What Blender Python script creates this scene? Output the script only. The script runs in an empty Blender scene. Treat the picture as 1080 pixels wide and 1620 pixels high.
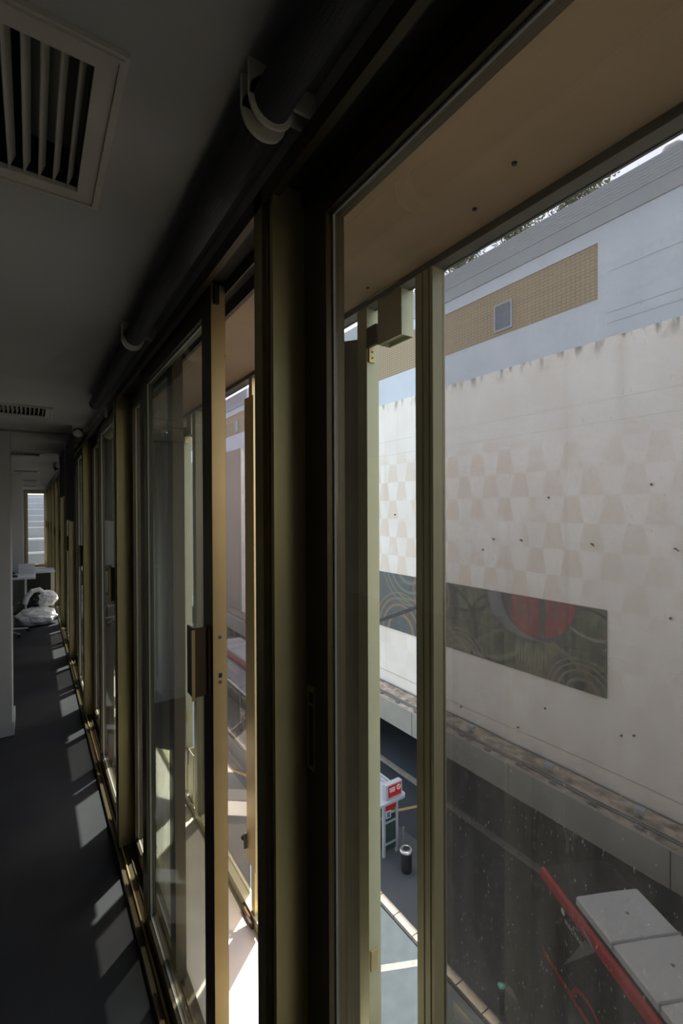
import bpy, bmesh, math, random
from mathutils import Vector, Matrix, noise
random.seed(7)
C = bpy.context.scene.collection
S = bpy.context.scene
R = math.radians
ORD = 'one two three four five six seven eight nine ten eleven twelve thirteen fourteen fifteen sixteen'.split()
H = 1.85                                   # eye height above the office floor
YAW = math.atan2(490, 730)

# ------------------------------------------------------------ camera, sky, sun, exposure
cam_d = bpy.data.cameras.new('camera'); cam = bpy.data.objects.new('camera', cam_d); C.objects.link(cam)
cam.location = (0, 0, H)
cam.rotation_euler = (R(90 - 0.35), R(0.25), -YAW)
cam_d.sensor_fit = 'VERTICAL'; cam_d.sensor_height = 36; cam_d.lens = 730 / 1620 * 36
cam_d.clip_start = 0.02; cam_d.clip_end = 500
S.camera = cam
S.view_settings.view_transform = 'Standard'; S.view_settings.look = 'None'
S.view_settings.gamma = 1; S.view_settings.use_curve_mapping = False
S.view_settings.exposure = 0.92
SUN_T = 3.75                                # rise per metre of run across the street
sun_from = Vector((1, 0.8, SUN_T)).normalized()
w = bpy.data.worlds.new('sky'); S.world = w; w.use_nodes = True
wn = w.node_tree; wn.nodes.clear()
sky = wn.nodes.new('ShaderNodeTexSky'); sky.sky_type = 'NISHITA'; sky.sun_disc = False
sky.sun_elevation = math.asin(sun_from.z); sky.sun_rotation = math.atan2(1, 0.8)
sky.air_density = 1.0; sky.dust_density = 1.2; sky.ozone_density = 1.0
bg = wn.nodes.new('ShaderNodeBackground'); bg.inputs['Strength'].default_value = 0.40
wo = wn.nodes.new('ShaderNodeOutputWorld')
tint = wn.nodes.new('ShaderNodeMix'); tint.data_type = 'RGBA'; tint.blend_type = 'MULTIPLY'; tint.inputs[0].default_value = 1
tint.inputs[7].default_value = (1.27, 0.98, 0.78, 1)
wn.links.new(sky.outputs[0], tint.inputs[6]); wn.links.new(tint.outputs[2], bg.inputs[0]); wn.links.new(bg.outputs[0], wo.inputs[0])
sl = bpy.data.lights.new('sun', 'SUN'); sl.energy = 8.2; sl.angle = R(0.53); sl.color = (1.0, 0.94, 0.86)
so = bpy.data.objects.new('sun', sl); C.objects.link(so); so.location = (20, 20, 60)
so.rotation_euler = (-sun_from).to_track_quat('-Z', 'Y').to_euler()

# ------------------------------------------------------------ materials
def mat(name, col, rough=0.6, metal=0.0, spec=0.5, vary=0.0, vscale=8.0, bump=0.0, bscale=60.0, stretch=(1, 1, 1)):
    m = bpy.data.materials.new(name); m.use_nodes = True; n = m.node_tree
    p = n.nodes['Principled BSDF']
    p.inputs['Base Color'].default_value = (*col, 1); p.inputs['Roughness'].default_value = rough
    p.inputs['Metallic'].default_value = metal; p.inputs['Specular IOR Level'].default_value = spec
    if vary or bump:
        tc = n.nodes.new('ShaderNodeTexCoord'); mp = n.nodes.new('ShaderNodeMapping'); mp.inputs['Scale'].default_value = stretch
        n.links.new(tc.outputs['Object'], mp.inputs[0])
    if vary:
        t = n.nodes.new('ShaderNodeTexNoise'); t.inputs['Scale'].default_value = vscale; t.inputs['Detail'].default_value = 6
        n.links.new(mp.outputs[0], t.inputs['Vector'])
        r = n.nodes.new('ShaderNodeValToRGB'); r.color_ramp.elements[0].position = 0.3; r.color_ramp.elements[1].position = 0.7
        r.color_ramp.elements[0].color = (*[c * (1 - vary) for c in col], 1)
        r.color_ramp.elements[1].color = (*[min(1, c * (1 + vary)) for c in col], 1)
        n.links.new(t.outputs[0], r.inputs[0]); n.links.new(r.outputs[0], p.inputs['Base Color'])
    if bump:
        t2 = n.nodes.new('ShaderNodeTexNoise'); t2.inputs['Scale'].default_value = bscale; t2.inputs['Detail'].default_value = 4
        n.links.new(mp.outputs[0], t2.inputs['Vector'])
        b = n.nodes.new('ShaderNodeBump'); b.inputs['Strength'].default_value = bump; b.inputs['Distance'].default_value = 0.01
        n.links.new(t2.outputs[0], b.inputs['Height']); n.links.new(b.outputs[0], p.inputs['Normal'])
    return m

def glass(name, tint, dirt, dirt_col=(0.75, 0.73, 0.70), streak=(18, 18, 2.2), specks=0.0, low=None):
    m = bpy.data.materials.new(name); m.use_nodes = True; n = m.node_tree; n.nodes.clear(); L = n.links.new
    out = n.nodes.new('ShaderNodeOutputMaterial')
    tr = n.nodes.new('ShaderNodeBsdfTransparent'); tr.inputs[0].default_value = (*tint, 1)
    if low:                                 # pane tint gets darker towards the foot
        tc0 = n.nodes.new('ShaderNodeTexCoord'); s0 = n.nodes.new('ShaderNodeSeparateXYZ'); L(tc0.outputs['Object'], s0.inputs[0])
        g0 = n.nodes.new('ShaderNodeMapRange'); L(s0.outputs[2], g0.inputs[0])
        for i_, q_ in zip((1, 2, 3, 4), (1.15, 1.95, 0, 1)): g0.inputs[i_].default_value = q_
        m0 = n.nodes.new('ShaderNodeMix'); m0.data_type = 'RGBA'; L(g0.outputs[0], m0.inputs[0])
        m0.inputs[6].default_value = (*low, 1); m0.inputs[7].default_value = (*tint, 1); L(m0.outputs[2], tr.inputs[0])
    gl = n.nodes.new('ShaderNodeBsdfGlossy'); gl.inputs['Roughness'].default_value = 0.0; gl.inputs[0].default_value = (1, 1, 1, 1)
    lw = n.nodes.new('ShaderNodeLayerWeight'); lw.inputs[0].default_value = 0.5
    pw_ = n.nodes.new('ShaderNodeMath'); pw_.operation = 'POWER'; L(lw.outputs[1], pw_.inputs[0]); pw_.inputs[1].default_value = 5
    fr = n.nodes.new('ShaderNodeMath'); fr.operation = 'MULTIPLY_ADD'; L(pw_.outputs[0], fr.inputs[0]); fr.inputs[1].default_value = 0.96; fr.inputs[2].default_value = 0.04
    mx = n.nodes.new('ShaderNodeMixShader'); L(fr.outputs[0], mx.inputs[0]); L(tr.outputs[0], mx.inputs[1]); L(gl.outputs[0], mx.inputs[2])
    last = mx
    if dirt:
        df = n.nodes.new('ShaderNodeBsdfDiffuse'); df.inputs[0].default_value = (*dirt_col, 1)
        tl = n.nodes.new('ShaderNodeBsdfTranslucent'); tl.inputs[0].default_value = (*dirt_col, 1)
        ad = n.nodes.new('ShaderNodeMixShader'); ad.inputs[0].default_value = 0.6; L(df.outputs[0], ad.inputs[1]); L(tl.outputs[0], ad.inputs[2])
        tc = n.nodes.new('ShaderNodeTexCoord'); mp = n.nodes.new('ShaderNodeMapping'); mp.inputs['Scale'].default_value = streak
        L(tc.outputs['Object'], mp.inputs[0])
        a = n.nodes.new('ShaderNodeTexNoise'); a.inputs['Scale'].default_value = 1; a.inputs['Detail'].default_value = 8; a.inputs['Roughness'].default_value = 0.65
        L(mp.outputs[0], a.inputs['Vector'])
        mr = n.nodes.new('ShaderNodeMapRange'); mr.inputs[1].default_value = 0.3; mr.inputs[2].default_value = 0.75
        mr.inputs[3].default_value = dirt * 0.45; mr.inputs[4].default_value = dirt * 1.6
        L(a.outputs[0], mr.inputs[0]); fac = mr.outputs[0]
        if specks:
            mp2 = n.nodes.new('ShaderNodeMapping'); mp2.inputs['Scale'].default_value = (260, 260, 90); L(tc.outputs['Object'], mp2.inputs[0])
            v = n.nodes.new('ShaderNodeTexNoise'); v.inputs['Scale'].default_value = 1; v.inputs['Detail'].default_value = 2; L(mp2.outputs[0], v.inputs['Vector'])
            m2 = n.nodes.new('ShaderNodeMapRange'); m2.inputs[1].default_value = 0.66; m2.inputs[2].default_value = 0.74
            m2.inputs[3].default_value = 0; m2.inputs[4].default_value = specks; L(v.outputs[0], m2.inputs[0])
            sm = n.nodes.new('ShaderNodeMath'); sm.operation = 'ADD'; sm.use_clamp = True; L(fac, sm.inputs[0]); L(m2.outputs[0], sm.inputs[1]); fac = sm.outputs[0]
        m3 = n.nodes.new('ShaderNodeMixShader'); L(fac, m3.inputs[0]); L(mx.outputs[0], m3.inputs[1]); L(ad.outputs[0], m3.inputs[2]); last = m3
    L(last.outputs[0], out.inputs[0]); return m

M = {}
M['bronze'] = mat('bronze_aluminium', (0.36, 0.305, 0.16), 0.42, 0.55, vary=0.06, vscale=6, bump=0.03, bscale=120)
M['darkbronze'] = mat('dark_bronze_aluminium', (0.10, 0.078, 0.045), 0.4, 0.5)
M['gold'] = mat('brass_aluminium', (0.56, 0.44, 0.22), 0.38, 0.6, vary=0.05, vscale=10)
M['brown'] = mat('brown_aluminium', (0.10, 0.055, 0.03), 0.4, 0.4)
M['facade'] = mat('champagne_aluminium', (0.50, 0.475, 0.31), 0.5, 0.35, vary=0.06, vscale=5)
M['panel'] = mat('facade_panel', (0.16, 0.15, 0.115), 0.55, 0.2, vary=0.12, vscale=14, bump=0.1)
M['gasket'] = mat('grey_gasket', (0.42, 0.42, 0.38), 0.5)
M['black'] = mat('black_plastic', (0.012, 0.012, 0.012), 0.5)
M['steel'] = mat('steel', (0.5, 0.5, 0.5), 0.3, 0.9)
M['white'] = mat('white_plaster', (0.50, 0.49, 0.475), 0.85, vary=0.03, vscale=1.5, bump=0.05, bscale=25)
M['ceiling'] = mat('ceiling_paint', (0.42, 0.41, 0.395), 0.9, vary=0.05, vscale=1.2)
M['vent'] = mat('vent_enamel', (0.50, 0.47, 0.41), 0.5, vary=0.06, vscale=14)
M['ivory'] = mat('ivory_plastic', (0.68, 0.63, 0.52), 0.5)
M['fabric'] = mat('blind_fabric', (0.045, 0.044, 0.047), 0.9, bump=0.15, bscale=300)
M['soffit'] = mat('soffit_plaster', (0.36, 0.25, 0.155), 0.8, vary=0.12, vscale=3, bump=0.05, bscale=20)
M['stone'] = mat('gallery_stone', (0.60, 0.55, 0.46), 0.7, vary=0.06, vscale=4)
M['clear'] = glass('clear_glass', (0.90, 0.94, 0.92), 0.004, streak=(5, 5, 1.2), specks=0.0)
M['dirty'] = glass('dirty_glass', (0.745, 0.715, 0.71), 0.034, specks=0.16, low=(0.44, 0.425, 0.41))
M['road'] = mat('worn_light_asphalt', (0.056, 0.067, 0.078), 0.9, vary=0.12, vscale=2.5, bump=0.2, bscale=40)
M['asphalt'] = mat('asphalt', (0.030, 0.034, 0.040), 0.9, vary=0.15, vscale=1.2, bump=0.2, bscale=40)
M['sidewalk'] = mat('pavement', (0.060, 0.066, 0.074), 0.85, vary=0.12, vscale=0.8)
M['kerb'] = mat('kerb_stone', (0.33, 0.28, 0.23), 0.8, vary=0.15, vscale=3)
M['paint'] = mat('road_paint', (0.22, 0.22, 0.21), 0.8, vary=0.2, vscale=6)
M['yellow'] = mat('yellow_paint', (0.30, 0.22, 0.08), 0.8, vary=0.25, vscale=5)
M['concrete'] = mat('fascia_concrete', (0.34, 0.32, 0.29), 0.85, vary=0.1, vscale=1.0)
M['ledge'] = mat('ledge_slab', (0.38, 0.31, 0.24), 0.9, vary=0.6, vscale=2.6, bump=0.3, bscale=5)
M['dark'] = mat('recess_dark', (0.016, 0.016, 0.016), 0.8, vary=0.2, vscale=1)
M['zinc'] = mat('upper_cladding', (0.56, 0.61, 0.70), 0.7, vary=0.05, vscale=0.8)
M['greyband'] = mat('roof_cladding', (0.36, 0.38, 0.42), 0.7, vary=0.05, vscale=1)
M['lining'] = mat('track_shade_black', (0.03, 0.026, 0.02), 0.6)  # near-black colour standing in for shade inside the track
M['red'] = mat('red_enamel', (0.48, 0.02, 0.02), 0.35)
M['busblack'] = mat('bus_black', (0.012, 0.012, 0.013), 0.2)
M['busroof'] = mat('bus_roof_white', (0.74, 0.76, 0.78), 0.5, vary=0.04, vscale=3)
M['lightgrey'] = mat('light_grey_enamel', (0.36, 0.38, 0.42), 0.5)
M['letter'] = mat('white_lettering', (0.75, 0.75, 0.75), 0.6)
M['midgrey'] = mat('mid_grey', (0.17, 0.17, 0.17), 0.6)
M['bark'] = mat('bark', (0.12, 0.08, 0.05), 0.9)
M['leaf'] = mat('leaves', (0.12, 0.15, 0.06), 0.8, vary=0.4, vscale=3)
M['bag'] = mat('white_plastic_bag', (0.88, 0.88, 0.90), 0.35, vary=0.08, vscale=9)
M['card'] = mat('grey_cardboard', (0.28, 0.26, 0.25), 0.8)
M['desk'] = mat('desk_laminate', (0.62, 0.64, 0.68), 0.45)
M['beige'] = mat('beige_laminate', (0.60, 0.56, 0.42), 0.5)
M['teal'] = mat('teal_cap', (0.03, 0.22, 0.17), 0.4)
M['skin'] = mat('skin', (0.45, 0.27, 0.19), 0.6)
M['trousers'] = mat('beige_trousers', (0.32, 0.26, 0.20), 0.9)
M['darkcloth'] = mat('dark_shirt', (0.08, 0.085, 0.10), 0.9)
M['whitecloth'] = mat('white_shirt', (0.65, 0.65, 0.65), 0.9)
M['hair'] = mat('dark_hair', (0.03, 0.02, 0.015), 0.8)
M['shelterglass'] = glass('shelter_glass', (0.35, 0.50, 0.48), 0.05)

def nm(n, op, *a):
    x = n.nodes.new('ShaderNodeMath'); x.operation = op
    for i, v in enumerate(a):
        if isinstance(v, (int, float)): x.inputs[i].default_value = v
        else: n.links.new(v, x.inputs[i])
    return x.outputs[0]
def mixc(n, f, a, b):
    x = n.nodes.new('ShaderNodeMix'); x.data_type = 'RGBA'
    if isinstance(f, (int, float)): x.inputs[0].default_value = f
    else: n.links.new(f, x.inputs[0])
    for k, v in ((6, a), (7, b)):
        if isinstance(v, tuple): x.inputs[k].default_value = (*v, 1)
        else: n.links.new(v, x.inputs[k])
    return x.outputs[2]
def newmat(name, rough):
    m = bpy.data.materials.new(name); m.use_nodes = True; n = m.node_tree
    p = n.nodes['Principled BSDF']; p.inputs['Roughness'].default_value = rough
    tc = n.nodes.new('ShaderNodeTexCoord'); sp = n.nodes.new('ShaderNodeSeparateXYZ'); n.links.new(tc.outputs['Object'], sp.inputs[0])
    return m, n, p, tc, sp
def noi(n, tc, scale, stretch=(1, 1, 1), detail=6):
    mp = n.nodes.new('ShaderNodeMapping'); mp.inputs['Scale'].default_value = stretch; n.links.new(tc.outputs['Object'], mp.inputs[0])
    t = n.nodes.new('ShaderNodeTexNoise'); t.inputs['Scale'].default_value = scale; t.inputs['Detail'].default_value = detail
    n.links.new(mp.outputs[0], t.inputs['Vector']); return t.outputs[0]
def ramp(n, v, a, b, c=0.0, d=1.0):
    x = n.nodes.new('ShaderNodeMapRange'); n.links.new(v, x.inputs[0])
    for i, q in zip((1, 2, 3, 4), (a, b, c, d)): x.inputs[i].default_value = q
    return x.outputs[0]

def plaster_mat():
    m, n, p, tc, sp = newmat('trapezoid_plaster', 0.85)
    Y, Z = sp.outputs[1], sp.outputs[2]
    row = nm(n, 'DIVIDE', nm(n, 'ADD', Z, 1.0), 1.12); fr = nm(n, 'FLOOR', row); f = nm(n, 'SUBTRACT', row, fr)
    par = nm(n, 'MULTIPLY', nm(n, 'MODULO', nm(n, 'ABSOLUTE', fr), 2.0), 0.5)
    t = nm(n, 'FRACT', nm(n, 'ADD', nm(n, 'DIVIDE', Y, 1.62), par))
    dist = nm(n, 'ABSOLUTE', nm(n, 'SUBTRACT', t, 0.5))
    half = nm(n, 'SUBTRACT', 0.31, nm(n, 'MULTIPLY', f, 0.13))
    mask = ramp(n, nm(n, 'SUBTRACT', half, dist), -0.006, 0.006)
    patch = nm(n, 'MULTIPLY', ramp(n, noi(n, tc, 0.45), 0.34, 0.46), ramp(n, Y, 6.0, 12.0, 0.5, 1.0))
    fade = nm(n, 'MULTIPLY', ramp(n, Z, 5.6, 4.2), ramp(n, Z, -7.0, -3.0, 0.25, 1.0))
    mk = nm(n, 'MULTIPLY', nm(n, 'MULTIPLY', mask, patch), nm(n, 'MULTIPLY', fade, 0.75))
    base = mixc(n, ramp(n, noi(n, tc, 0.5), 0.3, 0.7), (0.80, 0.735, 0.68), (0.88, 0.83, 0.78))
    c = mixc(n, mk, base, (0.755, 0.625, 0.53))
    st = ramp(n, noi(n, tc, 1.0, (1, 1.6, 0.12)), 0.58, 0.75, 0, 0.22)
    c = mixc(n, st, c, (0.45, 0.34, 0.26))
    # dark run-off stains below the top edge
    edge = nm(n, 'MULTIPLY', ramp(n, Z, 7.75, 8.42), ramp(n, noi(n, tc, 2.0, (1, 1.2, 0.3)), 0.50, 0.60))
    c = mixc(n, nm(n, 'MULTIPLY', edge, 0.75), c, (0.10, 0.10, 0.11))
    for zz in (5.2, 6.05):
        ln = ramp(n, nm(n, 'ABSOLUTE', nm(n, 'SUBTRACT', Z, zz)), 0.03, 0.0, 0, 0.35); c = mixc(n, ln, c, (0.4, 0.34, 0.30))
    n.links.new(c, p.inputs['Base Color']); return m
M['plaster'] = plaster_mat()

def perforated_mat():
    m, n, p, tc, sp = newmat('perforated_tan_cladding', 0.7)
    gy = nm(n, 'FRACT', nm(n, 'MULTIPLY', sp.outputs[1], 5.0)); gz = nm(n, 'FRACT', nm(n, 'MULTIPLY', sp.outputs[2], 7.0))
    g = nm(n, 'MAXIMUM', ramp(n, gy, 0.75, 0.8), ramp(n, gz, 0.65, 0.7))
    c = mixc(n, nm(n, 'MULTIPLY', g, 0.55), (0.38, 0.30, 0.19), (0.14, 0.10, 0.07))
    n.links.new(c, p.inputs['Base Color']); return m
M['perforated'] = perforated_mat()

def mural_mat():
    m, n, p, tc, sp = newmat('mural_ceramic', 0.5)
    Y = nm(n, 'DIVIDE', sp.outputs[1], 18.5 / 17.5); Z = nm(n, 'ADD', nm(n, 'DIVIDE', nm(n, 'SUBTRACT', sp.outputs[2], 1.85), 18.5 / 17.5), 1.85)
    a = ramp(n, noi(n, tc, 0.9, (1, 1, 0.6)), 0.35, 0.65)
    c = mixc(n, a, (0.025, 0.025, 0.023), (0.10, 0.095, 0.06))
    c = mixc(n, ramp(n, noi(n, tc, 1.6, (1, 1, 0.5)), 0.56, 0.66, 0, 0.7), c, (0.20, 0.19, 0.10)); c = mixc(n, ramp(n, noi(n, tc, 2.3, (1, 0.7, 1)), 0.60, 0.66, 0, 0.6), c, (0.17, 0.09, 0.07))
    vs = ramp(n, noi(n, tc, 2.2, (1, 1.6, 0.12)), 0.5, 0.62)
    c = mixc(n, nm(n, 'MULTIPLY', vs, 0.55), c, (0.14, 0.15, 0.085))
    # far end blue-grey and mauve
    far = ramp(n, Y, 17.6, 19.2); c = mixc(n, nm(n, 'MULTIPLY', far, 0.8), c, (0.085, 0.10, 0.12))
    def disk(cy, cz, ry, rz):
        q = nm(n, 'ADD', nm(n, 'POWER', nm(n, 'DIVIDE', nm(n, 'SUBTRACT', Y, cy), ry), 2.0), nm(n, 'POWER', nm(n, 'DIVIDE', nm(n, 'SUBTRACT', Z, cz), rz), 2.0))
        return q
    for cy, cz, r_, wd, col in ((15.3, -0.9, 2.2, .05, (.02, .02, .02)), (14.2, -2.0, 3.0, .035, (.17, .17, .11)), (16.6, -4.0, 2.0, .05, (.02, .02, .02)), (9.3, -3.2, 1.2, .05, (.02, .02, .02)), (12.0, -7.0, 3.6, .03, (.15, .13, .08)), (9.0, -1.4, 1.7, .04, (.20, .21, .15)), (13.5, -3.6, 1.5, .05, (.03, .03, .03)), (17.6, -2.6, 1.3, .05, (.20, .12, .10))):
        dd = nm(n, 'ABSOLUTE', nm(n, 'SUBTRACT', disk(cy, cz, r_, r_), 1.0)); c = mixc(n, ramp(n, dd, wd * 2.4, wd), c, col)
    # large hanging red bowl shape with dark rim and grey crescent
    q = disk(11.9, -1.9, 2.2, 1.95)
    c = mixc(n, nm(n, 'MULTIPLY', ramp(n, q, 1.02, 0.98), 0.9), c, (0.045, 0.045, 0.05))
    cres = nm(n, 'MULTIPLY', ramp(n, q, 0.86, 0.82), ramp(n, Y, 11.3, 11.6)); c = mixc(n, cres, c, (0.13, 0.135, 0.14))
    q2 = disk(11.45, -1.85, 1.75, 1.75)
    rn = ramp(n, noi(n, tc, 2.5, (1, 1, 0.25)), 0.40, 0.55)
    c = mixc(n, ramp(n, q2, 1.0, 0.97), c, (0.05, 0.04, 0.045))
    redm = nm(n, 'MULTIPLY', nm(n, 'MULTIPLY', ramp(n, q2, 0.95, 0.92), ramp(n, Y, 12.65, 12.55)), ramp(n, rn, 0, 1, 0.45, 1.0))
    bar = ramp(n, nm(n, 'ABSOLUTE', nm(n, 'SUBTRACT', Y, 11.2)), 0.16, 0.13); redm = nm(n, 'MULTIPLY', redm, nm(n, 'SUBTRACT', 1.0, bar))
    c = mixc(n, redm, c, (0.24, 0.02, 0.028))
    # fluted block under the bowl
    fl = nm(n, 'MULTIPLY', nm(n, 'MULTIPLY', ramp(n, Y, 10.9, 11.0), ramp(n, Y, 12.6, 12.5)), nm(n, 'MULTIPLY', ramp(n, Z, -4.0, -4.1), ramp(n, Z, -4.75, -4.6)))
    fl = nm(n, 'MULTIPLY', fl, ramp(n, nm(n, 'FRACT', nm(n, 'MULTIPLY', Y, 6.5)), 0.45, 0.55)); c = mixc(n, nm(n, 'MULTIPLY', fl, 0.6), c, (0.25, 0.23, 0.13))
    for cy, cz, r_, col in ((15.6, -5.6, 1.6, (0.22, 0.17, 0.11)), (9.5, -5.4, 1.5, (0.20, 0.17, 0.12)), (20.0, -5.2, 2.3, (0.25, 0.16, 0.09)), (19.2, -1.2, 2.4, (0.17, 0.18, 0.15))):
        qq = disk(cy, cz, r_, r_)
        rings = nm(n, 'MULTIPLY', ramp(n, qq, 1.0, 0.97), ramp(n, nm(n, 'FRACT', nm(n, 'MULTIPLY', qq, 4.0)), 0.62, 0.75)); c = mixc(n, nm(n, 'MULTIPLY', rings, 0.9), c, col)
    # slanted bars at the far end
    sl_ = nm(n, 'ABSOLUTE', nm(n, 'ADD', nm(n, 'SUBTRACT', Z, -3.9), nm(n, 'MULTIPLY', nm(n, 'SUBTRACT', Y, 19.5), 0.42)))
    c = mixc(n, nm(n, 'MULTIPLY', ramp(n, sl_, 0.13, 0.10), ramp(n, Y, 17.0, 17.3)), c, (0.03, 0.03, 0.04))
    gr_ = nm(n, 'MAXIMUM', ramp(n, nm(n, 'FRACT', nm(n, 'MULTIPLY', Y, 3.0)), .90, .94), ramp(n, nm(n, 'FRACT', nm(n, 'MULTIPLY', Z, 3.0)), .90, .94)); c = mixc(n, nm(n, 'MULTIPLY', gr_, .35), c, (.16, .16, .14))
    sp2 = ramp(n, noi(n, tc, 14, detail=2), 0.68, 0.74, 0, 0.5); c = mixc(n, sp2, c, (0.35, 0.33, 0.30))
    n.links.new(c, p.inputs['Base Color']); return m
M['mural'] = mural_mat()

def floor_mat():
    m, n, p, tc, sp = newmat('dark_floor_sheet', 0.7); p.inputs['Specular IOR Level'].default_value = 0.25
    c = mixc(n, ramp(n, noi(n, tc, 2.5), 0.3, 0.7), (0.027, 0.029, 0.034), (0.042, 0.044, 0.048))
    gx = nm(n, 'ABSOLUTE', nm(n, 'SUBTRACT', nm(n, 'FRACT', nm(n, 'ADD', nm(n, 'DIVIDE', sp.outputs[0], 0.6), 0.72)), 0.5))
    gy = nm(n, 'ABSOLUTE', nm(n, 'SUBTRACT', nm(n, 'FRACT', nm(n, 'DIVIDE', sp.outputs[1], 1.2)), 0.5))
    g = nm(n, 'MAXIMUM', ramp(n, gx, 0.006, 0.003), ramp(n, gy, 0.003, 0.0015)); c = mixc(n, nm(n, 'MULTIPLY', g, 0.5), c, (0.03, 0.03, 0.03))
    n.links.new(c, p.inputs['Base Color']); return m
M['floor'] = floor_mat()

# ------------------------------------------------------------ mesh helpers
class MB:
    def __init__(s, loc=(0, 0, 0)): s.bm = bmesh.new(); s.o = Vector(loc)
    def box(s, x0, x1, y0, y1, z0, z1, rot=None, piv=None, bev=0):
        r = bmesh.ops.create_cube(s.bm, size=1); vs = r['verts']
        for v in vs: v.co = Vector(((x0 + x1) / 2 + v.co.x * (x1 - x0), (y0 + y1) / 2 + v.co.y * (y1 - y0), (z0 + z1) / 2 + v.co.z * (z1 - z0)))
        if bev:
            es = list({e for v in vs for e in v.link_edges})
            q = bmesh.ops.bevel(s.bm, geom=es, offset=bev, segments=2, affect='EDGES', profile=0.7); vs = q['verts'] if len(q['verts']) > 8 else vs
            if rot is not None: vs = list({v for f in q['faces'] for v in f.verts} | {v for v in vs if v.is_valid})
        if rot is not None:
            P = Vector(piv or (0, 0, 0)); mt = Matrix.Rotation(rot, 3, 'Z')
            for v in vs:
                if v.is_valid: v.co = mt @ (v.co - P) + P
        return s
    def tube(s, pts, r, seg=10, r2=None):
        pts = [Vector(p) for p in pts]; rings = []
        for i, p in enumerate(pts):
            d = (pts[min(i + 1, len(pts) - 1)] - pts[max(i - 1, 0)]).normalized()
            a = d.orthogonal().normalized() if i == 0 else (rings_a - d * rings_a.dot(d)).normalized()
            rings_a = a; b = d.cross(a)
            rr = r if r2 is None else r + (r2 - r) * i / (len(pts) - 1)
            rings.append([s.bm.verts.new(p + (a * math.cos(k * 2 * math.pi / seg) + b * math.sin(k * 2 * math.pi / seg)) * rr) for k in range(seg)])
        for i in range(len(rings) - 1):
            for k in range(seg): s.bm.faces.new((rings[i][k], rings[i][(k + 1) % seg], rings[i + 1][(k + 1) % seg], rings[i + 1][k]))
        s.bm.faces.new(rings[0][::-1]); s.bm.faces.new(rings[-1]); return s
    def lathe(s, prof, c, seg=20, axis='Z'):
        c = Vector(c); rings = []
        for (r, h) in prof:
            ring = []
            for k in range(seg):
                a = k * 2 * math.pi / seg
                q = Vector((r * math.cos(a), r * math.sin(a), h)) if axis == 'Z' else (Vector((r * math.cos(a), h, r * math.sin(a))) if axis == 'Y' else Vector((h, r * math.cos(a), r * math.sin(a))))
                ring.append(s.bm.verts.new(c + q))
            rings.append(ring)
        for i in range(len(rings) - 1):
            for k in range(seg): s.bm.faces.new((rings[i][k], rings[i][(k + 1) % seg], rings[i + 1][(k + 1) % seg], rings[i + 1][k]))
        s.bm.faces.new(rings[0][::-1]); s.bm.faces.new(rings[-1]); return s
    def prism(s, poly, z0, z1):                # polygon in x,y extruded along z
        a = [s.bm.verts.new((x, y, z0)) for x, y in poly]; b = [s.bm.verts.new((x, y, z1)) for x, y in poly]
        s.bm.faces.new(a[::-1]); s.bm.faces.new(b); n = len(poly)
        for i in range(n): s.bm.faces.new((a[i], a[(i + 1) % n], b[(i + 1) % n], b[i]))
        return s
    def prism_y(s, poly, y0, y1):              # polygon in x,z extruded along y
        a = [s.bm.verts.new((x, y0, z)) for x, z in poly]; b = [s.bm.verts.new((x, y1, z)) for x, z in poly]
        s.bm.faces.new(a[::-1]); s.bm.faces.new(b); n = len(poly)
        for i in range(n): s.bm.faces.new((a[i], a[(i + 1) % n], b[(i + 1) % n], b[i]))
        return s
    def build(s, name, m, parent=None, smooth=False, origin=True):
        bmesh.ops.recalc_face_normals(s.bm, faces=s.bm.faces[:])
        base = Vector(parent['_w']) if parent is not None and '_w' in parent else Vector((0, 0, 0))
        loc = Vector((0, 0, 0))
        if base.length: bmesh.ops.translate(s.bm, verts=s.bm.verts[:], vec=-base)
        elif parent is None and s.o.length: bmesh.ops.translate(s.bm, verts=s.bm.verts[:], vec=-s.o); loc = s.o
        me = bpy.data.meshes.new(name); s.bm.to_mesh(me); s.bm.free()
        if smooth:
            for p_ in me.polygons: p_.use_smooth = True
        o = bpy.data.objects.new(name, me); C.objects.link(o); o.location = loc
        me.materials.append(M[m] if isinstance(m, str) else m)
        if parent is not None:
            o.parent = parent
            o['_w'] = list(base)
        return o
def tag(o, label=None, cat=None, group=None, kind=None):
    if label: o['label'] = label
    if cat: o['category'] = cat
    if group: o['group'] = group
    if kind: o['kind'] = kind
    return o
def empty(name, loc, label=None, cat=None, group=None, kind=None):
    o = bpy.data.objects.new(name, None); C.objects.link(o); o.location = loc; o['_w'] = list(loc); o.empty_display_size = 0.05
    return tag(o, label, cat, group, kind)
def copy_tree(o, parent=None):
    c = o.copy(); C.objects.link(c); c.parent = parent
    for ch in [x for x in C.objects if x.parent == o]: copy_tree(ch, c)
    return c
def kids(o, name): return [x for x in C.objects if x.parent == o and x.name.split('.')[0] == name]
def struct(mb, name, m, label=None, cat=None):
    return tag(mb.build(name, m), label, cat, kind='structure')

BAY = 1.93; P0 = 0.79; YF = 17.8; CE = 2.52
# ------------------------------------------------------------ room shell
struct(MB().box(-5, 0.375, -4, YF, -0.12, 0), 'floor', 'floor', 'dark blue-grey sheet floor with sun patches beside the windows', 'floor')
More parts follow.
